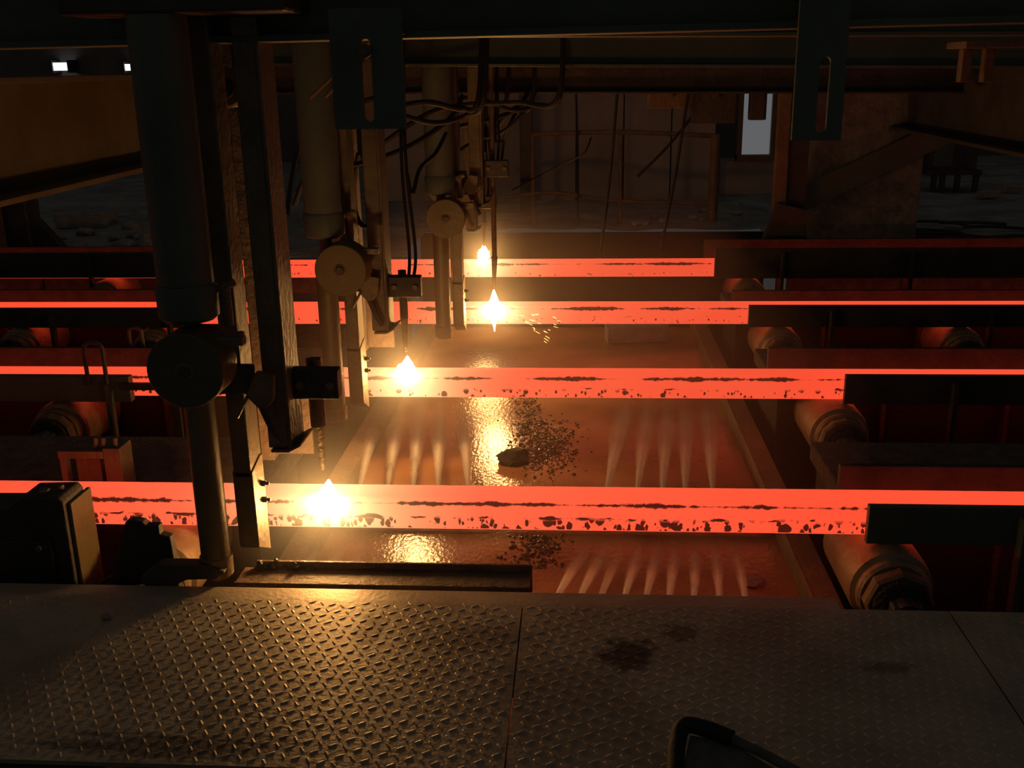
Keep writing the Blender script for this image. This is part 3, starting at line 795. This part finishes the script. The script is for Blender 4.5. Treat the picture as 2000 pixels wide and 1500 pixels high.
# ================================================================== overhead steelwork
def ibeam(name, p0, p1, h, fw, tw, tf, label, mat, cat='beam', roll_up=Vector((0, 0, 1))):
    p0, p1 = Vector(p0), Vector(p1)
    t = thing(name, label, cat, tuple(p0))
    d = (p1 - p0); L = d.length; d.normalize(); s = d.cross(roll_up).normalized(); u = s.cross(d)
    M = Matrix(((d.x, s.x, u.x, p0.x), (d.y, s.y, u.y, p0.y), (d.z, s.z, u.z, p0.z), (0, 0, 0, 1)))
    for nm, (y0, y1, z0, z1) in (('bottom_flange', (-fw / 2, fw / 2, 0, tf)), ('web', (-tw / 2, tw / 2, tf, h - tf)), ('top_flange', (-fw / 2, fw / 2, h - tf, h))):
        tb = bm_(); B(tb, 0, L, y0, y1, z0, z1, .003); bm = bm_(); merge(bm, tb, M); OB(nm, bm, mat, t)
    return t


a, b = at(-300, 104, y=3.3), at(2300, 38, y=3.0)
ibeam('overhead_girder', a, b, .5, .16, .02, .02, 'dark green main girder crossing over the walkway edge', 'green_paint')
a, b = at(600, 74, y=4.4), at(2300, 69, y=4.4)
ibeam('overhead_girder', a, b, .3, .14, .02, .016, 'thin flanged green girder directly behind the main girder', 'green_paint')
a, b = at(300, 128, y=5.6), at(2300, 135, y=5.6)
ibeam('overhead_girder', a, b, .22, .12, .02, .016, 'green girder behind the thin flanged one, above the trough', 'green_paint')
a, b = at(300, 184, y=7.4), at(1880, 182, y=7.4)
ibeam('overhead_girder', a, b, .3, .14, .02, .016, 'reddish dark girder lowest in the row, above the far strands', 'scaled_steel')
ibeam('crane_rail_beam', (-3.0, 3.2, .98), (-3.0, 9.6, .98), .6, .38, .02, .03, 'olive longitudinal beam on the torch machine side', 'beam_olive')
ibeam('crane_rail_beam', (2.7, 4.2, 1.04), (2.7, 10.6, 1.04), .62, .3, .02, .025, 'dark longitudinal beam over the roller tables away from the torch machines', 'dark_steel')
# small stiffeners on that beam
# slotted hanger plates
def slot_plate(u0, u1, v0, v1, su, sv0, sv1, y, label, bolt=None):
    A, D = at(u0, v1, y=y), at(u1, v0, y=y); sw = .014
    c = at(su, (sv0 + sv1) / 2, y=y).x; s0, s1 = at(su, sv1, y=y).z, at(su, sv0, y=y).z
    t = thing('slotted_plate', label, 'plate', ((A.x + D.x) / 2, y, A.z))
    bm = bm_()
    o = [(A.x, A.z), (D.x, A.z), (D.x, D.z), (A.x, D.z)]
    i = [(c + sw * cos(radians(a_)), s0 + sw + sw * sin(radians(a_))) for a_ in range(180, 361, 30)] + [(c + sw * cos(radians(a_)), s1 - sw + sw * sin(radians(a_))) for a_ in range(0, 181, 30)]
    th = .016
    fo = [bm.verts.new((x, y, z)) for x, z in o]; fi = [bm.verts.new((x, y, z)) for x, z in i]
    bo = [bm.verts.new((x, y + th, z)) for x, z in o]; bi = [bm.verts.new((x, y + th, z)) for x, z in i]
    n = len(i); h = n // 2
    for O_, I_ in ((fo, fi), (bo, bi)):
        bm.faces.new([O_[0], O_[1]] + I_[h - 1::-1]); bm.faces.new([O_[1], O_[2], I_[h], I_[h - 1]]); bm.faces.new([O_[2], O_[3]] + I_[:h - 1:-1]); bm.faces.new([O_[3], O_[0], I_[0], I_[n - 1]])
    for A_, B_ in ((fo, bo), (fi, bi)):
        m = len(A_)
        for j in range(m): bm.faces.new((A_[j], A_[(j + 1) % m], B_[(j + 1) % m], B_[j]))
    OB('plate', bm, 'green_paint', t)
    if bolt:
        z = at(su, bolt, y=y).z; bm = bm_(); CY(bm, (c, y - .02, z), (c, y, z), .02, n=6); CY(bm, (c, y - .028, z), (c, y + .1, z), .011, n=12)
        OB('bolt', bm, 'rust_steel', t)
    OB('bracket', B(bm_(), A.x + .03, D.x - .03, y + th, y + .25, D.z - .06, D.z - .03), 'dark_steel', t)
    return t


slot_plate(655, 782, 14, 253, 717, 75, 238, 2.82, 'green slotted hanger plate with a bolt, in front of the torch machines', 100)
slot_plate(1546, 1668, -60, 275, 1608, 110, 260, 2.82, 'green slotted hanger plate over the roller tables, its bolt missing')
# rusty hanger column pair below it
q = at(1523, 340, y=8.55)
t = thing('rusty_column', 'rust stained twin column with a wedge foot beside the concrete slab wall', 'column', (q.x, 8.5, 0.0))
OB('web', B(bm_(), q.x - .05, q.x + .05, 8.5, 8.56, 0.0, 1.75, .005), 'rust_steel', t)
OB('flange', B(bm_(), q.x + .07, q.x + .22, 8.55, 8.60, 0.0, 1.75, .005), 'dark_steel', t)
bm = bm_(); PRISM(bm, [(q.x - .2, 0), (q.x + .24, 0), (q.x + .2, .45), (q.x - .02, .5)], 'y', 8.42, 8.5); OB('foot', bm, 'dark_steel', t)
# diagonal brace
a, b = at(1545, 398, y=8.8), at(1880, 240, y=8.8)
tb = bm_(); d = (b - a); L = d.length; d.normalize(); u = Vector((0, 0, 1)) - d * d.z; u.normalize(); s = d.cross(u)
B(tb, 0, L, -.04, .04, -.10, .10, .004); bm = bm_(); merge(bm, tb, Matrix(((d.x, s.x, u.x, a.x), (d.y, s.y, u.y, a.y), (d.z, s.z, u.z, a.z), (0, 0, 0, 1))))
tag(OB('diagonal_brace', bm, 'green_paint'), 'green diagonal steel brace in front of the concrete slab wall', 'brace')
# small hangers on the cross girders
for (u0, u1, v0, v1, y, lab, m) in ((1350, 1440, 178, 242, 7.5, 'square dark terminal box hanging below the far girder', 'dark_steel'),
                                    (1265, 1348, 178, 212, 7.6, 'reddish hanger bracket below the far girder', 'rust_steel'),
                                    (1465, 1496, 178, 235, 7.5, 'narrow dark box hanging in front of the window', 'dark_steel')):
    a, b = at(u0, v1, y=y), at(u1, v0, y=y)
    t = thing('hanger_box', lab, 'box', ((a.x + b.x) / 2, y, a.z))
    OB('body', B(bm_(), a.x, b.x, y, y + .12, a.z, b.z, .006), m, t); OB('strap', B(bm_(), (a.x + b.x) / 2 - .02, (a.x + b.x) / 2 + .02, y - .1, y + .02, b.z - .05, b.z + .1), m, t)
# slanted lit struts above the machines
for i, ((u0, v0), (u1, v1), y) in enumerate((((605, 192), (668, 132), 4.3), ((635, 190), (664, 160), 4.3), ((822, 272), (852, 250), 5.2))):
    a, b = at(u0, v0, y=y), at(u1, v1, y=y)
    bm = bm_(); CY(bm, a, b + (b - a) * 1.2, .008, n=8)
    tag(OB('tie_rod', bm, 'rust_steel', smooth=True), ['longer of two parallel slanted tie rods behind the bolted slotted plate', 'shorter of two parallel slanted tie rods behind the bolted slotted plate', 'short slanted tie rod above the third torch machine'][i], 'rod', 'slanted tie rods')
# upper bracket pieces at the end of the girders
t = thing('splice_bracket', 'rusty splice bracket under the main girder, above the dark longitudinal beam', 'bracket', tuple(at(1900, 90, y=4.9)))
a, b = at(1855, 96, y=4.9), at(2080, 78, y=4.9)
OB('ledge', B(bm_(), a.x, b.x, 4.7, 4.95, a.z, a.z + .03, .004), 'rust_steel', t)
for u in (1872, 1916):
    q = at(u, 160, y=4.9); OB('leg', B(bm_(), q.x - .02, q.x + .02, 4.82, 4.88, q.z, a.z, .003), 'rust_steel', t)

# ================================================================== hoses and cables
random.seed(31)
hs = [([(560, 420), (585, 290), (655, 215), (760, 165)], 4.6, .012), ([(575, 400), (610, 330), (700, 320), (800, 285), (880, 230)], 5.0, .013),
      ([(640, 350), (720, 300), (830, 225), (905, 205), (1010, 200), (1090, 190)], 5.6, .014), ([(840, 215), (920, 190), (1000, 215), (1050, 205), (1095, 188)], 6.4, .013),
      ([(880, 250), (950, 235), (1010, 215), (1040, 195)], 6.5, .014), ([(860, 345), (885, 305), (930, 275), (985, 255), (1030, 210)], 6.6, .012),
      ([(945, 300), (950, 250), (965, 215), (990, 190)], 6.7, .015), ([(960, 340), (962, 270), (990, 225), (1020, 200)], 6.75, .015), ([(975, 320), (985, 270), (1000, 235)], 6.8, .012),
      ([(795, 340), (805, 380), (820, 330), (850, 300)], 5.4, .011), ([(790, 205), (840, 200), (900, 212), (935, 190)], 4.8, .013), ([(785, 225), (850, 240), (910, 225), (945, 190)], 4.9, .012),
      ([(1000, 372), (1060, 340), (1100, 320), (1140, 300)], 7.2, .006), ([(700, 300), (690, 380), (700, 430), (720, 440)], 4.9, .012)]
HL = ["hose rising past the first machine's channel post", 'hose sagging from the second machine to the third', 'long hose swinging out past the third machine', 'hose looping off the girder above the third machine', 'short hose bending over the third machine', 'hose curling up from the third drum', 'thick hose dropping beside the third torch tube', 'thick hose dropping behind the third torch tube', "thin hose at the edge of the third machine's bundle", 'small hose loop hanging between the second and third machines', 'hose curving out behind the bolted slotted plate', 'hose sagging lowest behind the bolted slotted plate', 'thin wire like hose reaching toward the pipe railing', "short hose hanging beside the second machine's clamp post"]
for i, (pts, y, r) in enumerate(hs):
    P = [at(u, v, y=y + .12 * sin(j * 1.7 + i)) for j, (u, v) in enumerate(pts)]
    P.append(P[-1] + Vector((.02, .1, 1.95 - P[-1].z)) if pts[-1][1] < 200 else P[-1] + Vector((.05, .1, .1)))
    tag(OB('hose', TUBE(bm_(), P, r, 8, 8), 'rubber', smooth=True), 'black rubber ' + HL[i], 'hose', 'black hoses above the torch machines')
for i, (a, b, y) in enumerate((((1124, 150), (1129, 440), 10.5), ((1208, 150), (1173, 494), 7.46), ((1345, 175), (1290, 490), 7.46), ((1350, 230), (1245, 345), 7.55))):
    tag(OB('hanging_cable', TUBE(bm_(), [at(*a, y=y), (at(*a, y=y) + at(*b, y=y)) / 2 + Vector((.01, 0, -.01)), at(*b, y=y)], .011, 6), 'rubber', smooth=True),
        ['straight thin cable hanging before the plaster wall', 'long slanting cable hanging behind the fourth billet', 'long slanting cable under the terminal box', 'thin cable slanting away behind the terminal box'][i], 'cable')

# ================================================================== background
# pipe railing
y = 10.6
t = thing('pipe_railing', 'dark pipe railing standing before the plaster panel wall', 'railing', (at(1300, 430, y=y).x, y, .02))
for (u, r) in ((1213, .022), (1398, .05)):
    q = at(u, 262, y=y); bm = bm_(); CY(bm, (q.x, y, .02), (q.x, y, q.z), r, n=14); OB('post', bm, 'rust_steel', t, True)
q = at(1040, 262, y=y); bm = bm_(); CY(bm, (q.x, y, .02), (q.x, y, q.z), .022, n=14); OB('post', bm, 'rust_steel', t, True)
bm = bm_(); TUBE(bm, [at(1035, 262, y=y), at(1215, 258, y=y), at(1402, 266, y=y)], .024, 10, 6); OB('rail', bm, 'rust_steel', t, True)
bm = bm_(); TUBE(bm, [at(985, 386, y=y), at(1080, 376, y=y), at(1200, 392, y=y), at(1390, 398, y=y)], .02, 10, 6); OB('rail', bm, 'rust_steel', t, True)
# far post beside the hose bundle
q = at(1028, 300, y=11.6)
tag(OB('far_post', B(bm_(), q.x - .07, q.x + .07, 11.55, 11.7, .02, 2.2, .006), 'dark_steel'), 'dark square post standing in front of the plaster wall', 'post')
# window beside the plaster wall
a, b = at(1447, 302, y=12.9), at(1510, 178, y=12.9)
w1 = bpy.data.objects.new('window_1', None); COL.objects.link(w1); w1.location = (a.x, 12.9, a.z); struct(w1, 'bare daylit window opening beside the plaster wall')
OB('pane', B(bm_(), a.x, b.x, 12.93, 12.95, a.z, b.z), 'daylight_pane', w1)
OB('mullion', B(bm_(), at(1462, 230, y=12.9).x, at(1495, 230, y=12.9).x, 12.86, 12.93, at(1462, 234, y=12.9).z, b.z), 'dark_steel', w1)
OB('window_frame', B(bm_(), a.x - .06, a.x, 12.85, 12.97, a.z - .06, b.z + .1), 'rust_steel', w1); OB('window_frame', B(bm_(), b.x, b.x + .06, 12.85, 12.97, a.z - .06, b.z + .1), 'rust_steel', w1)
OB('window_sill', B(bm_(), a.x - .06, b.x + .06, 12.8, 12.97, a.z - .08, a.z), 'rust_steel', w1)
OB('wall_below', B(bm_(), 1.58, 3.6, 12.88, 13.0, 0.0, a.z - .08), 'wall_plaster', w1)
for i, (u0, u1, v0, v1) in enumerate(((104, 131, 122, 138), (244, 257, 125, 138), (500, 518, 122, 139))):
    a, b = at(u0, v1, y=17.7), at(u1, v0, y=17.7)
    w = bpy.data.objects.new('window_%d' % (i + 2), None); COL.objects.link(w); w.location = (a.x, 17.7, a.z); struct(w, 'small bright window in the far wall')
    OB('pane', B(bm_(), a.x, b.x, 17.72, 17.74, a.z, b.z), 'daylight_bright' if i < 2 else 'daylight_pane', w)
    OB('window_frame', B(bm_(), a.x - .04, a.x, 17.68, 18.0, a.z - .04, b.z + .04), 'dark_steel', w); OB('window_frame', B(bm_(), b.x, b.x + .04, 17.68, 18.0, a.z - .04, b.z + .04), 'dark_steel', w)
# bench
y = 13.0
a, b = at(1808, 343, y=y), at(1918, 343, y=y)
t = thing('work_bench', 'dark steel work bench standing on the far ground', 'bench', ((a.x + b.x) / 2, y, .03))
OB('top', B(bm_(), a.x, b.x, y, y + .45, a.z, a.z + .06, .006), 'dark_steel', t)
for xx in (a.x + .12, a.x + .22, b.x - .27, b.x - .05):
    OB('leg', B(bm_(), xx - .03, xx + .03, y + .02, y + .08, .02, a.z, .004), 'dark_steel', t)
bb = thing('bench_cabinet', 'dark upright cabinet frame standing on the work bench', 'cabinet', ((a.x + b.x) / 2, y + .2, a.z + .06))
OB('body', B(bm_(), a.x + .05, b.x - .04, y + .1, y + .4, a.z + .06, a.z + .42, .006), 'dark_steel', bb); OB('door', B(bm_(), a.x + .1, (a.x + b.x) / 2, y + .085, y + .1, a.z + .1, a.z + .38, .004), 'green_paint', bb)
for i, (u, v) in enumerate(((1928, 385), (1975, 375))):
    q = at(u, v, z=.05); o = OB('brick', B(bm_(), -.11, .11, -.055, .055, 0, .07, .006), 'brick', loc=None); o.location = (q.x, q.y, .05); o.rotation_euler.z = radians(12 - 30 * i)
    tag(o, ['loose pale brick on the ground close to the bench legs', 'loose pale brick on the ground a step beyond the bench'][i], 'brick')
# scrap bars on the ground
random.seed(77)
for i in range(12):
    u, v = random.uniform(1795, 1990), random.uniform(432, 474); q = at(u, v, z=.07); a_ = radians(random.uniform(-35, 20)); L = random.uniform(.25, .7)
    d = Vector((cos(a_), sin(a_), 0)) * L / 2
    tag(OB('scrap_bar', TUBE(bm_(), [q - d, q + Vector((0, .03, .01)), q + d], .016, 6, 4), 'dark_steel', smooth=True), 'dark scrap bar scattered on the ground beside the slab wall', 'scrap', 'scrap bars on the far ground')
# pallet of blocks and rubble on the far left ground
q = at(165, 440, z=.04)
o = OB('concrete_block', B(bm_(), -.24, .3, -.16, .18, 0, .16, .012), 'block'); o.location = (q.x, q.y, .03); tag(o, 'pale concrete block lying in the rubble behind the guard plates', 'block')
q = at(60, 488, z=.03)
t = thing('steel_stand', 'dark steel stand on the rubble ground by the pit kerb', 'stand', (q.x, 9.0, .03))
OB('body', B(bm_(), q.x - .26, q.x + .12, 8.95, 9.2, .03, .62, .01), 'dark_steel', t); OB('cap', B(bm_(), q.x - .3, q.x + .16, 8.92, 9.23, .62, .67, .006), 'dark_steel', t)
bm = bm_(); PRISM(bm, [(q.x + .12, .03), (q.x + .42, .03), (q.x + .12, .4)], 'y', 9.0, 9.1); OB('gusset', bm, 'dark_steel', t)
q = at(8, 480, y=8.95)
tag(OB('rust_post', B(bm_(), q.x - .06, q.x + .05, 8.8, 8.92, .02, .95, .005), 'rust_steel'), 'short rust red post beside the dark steel stand', 'post')
random.seed(4)
for i in range(46):
    u, v = random.uniform(105, 300), random.uniform(410, 492)
    if 112 < u < 225 and 395 < v < 455: continue
    q = at(u, v, z=.04); r = random.uniform(.025, .09)
    o = OB('rubble_stone', LUMP(bm_(), (0, 0, 0), r, i, 2, .4, (1.2, 1, .6)), 'block', smooth=False); o.location = (q.x, q.y, .03 + r * .25); o.rotation_euler.z = random.random() * 6
    tag(o, 'broken grey rubble stone on the far ground behind the guard plates', 'stone', 'rubble stones')
for i in range(20):
    u, v = random.uniform(1225, 1490), random.uniform(330, 440); q = at(u, v, z=.04); r = random.uniform(.02, .06)
    if q.y > 12.3: continue
    o = OB('rubble_stone', LUMP(bm_(), (0, 0, 0), r, i + 60, 2, .4, (1.2, 1, .6)), 'block'); o.location = (q.x, q.y, .03 + r * .25)
    tag(o, 'broken grey rubble stone at the foot of the plaster wall', 'stone', 'rubble stones by the wall')

# ================================================================== haze
m, nt, N, L, b = nodes_of('haze'); N.remove(b)
vs_ = N.new('ShaderNodeVolumeScatter'); vs_.inputs['Color'].default_value = (.95, .74, .58, 1); vs_.inputs['Density'].default_value = HAZE; vs_.inputs['Anisotropy'].default_value = .35
L.new(vs_.outputs[0], N['Material Output'].inputs['Volume']); MATS['haze'] = m
o = OB('steam_haze', B(bm_(), -1.4, TR_ + .1, 3.2, 8.6, TZ + .11, .62), 'haze'); o['kind'] = 'stuff'; tag(o, 'thin warm steam haze hanging over the trough and billets', 'haze')
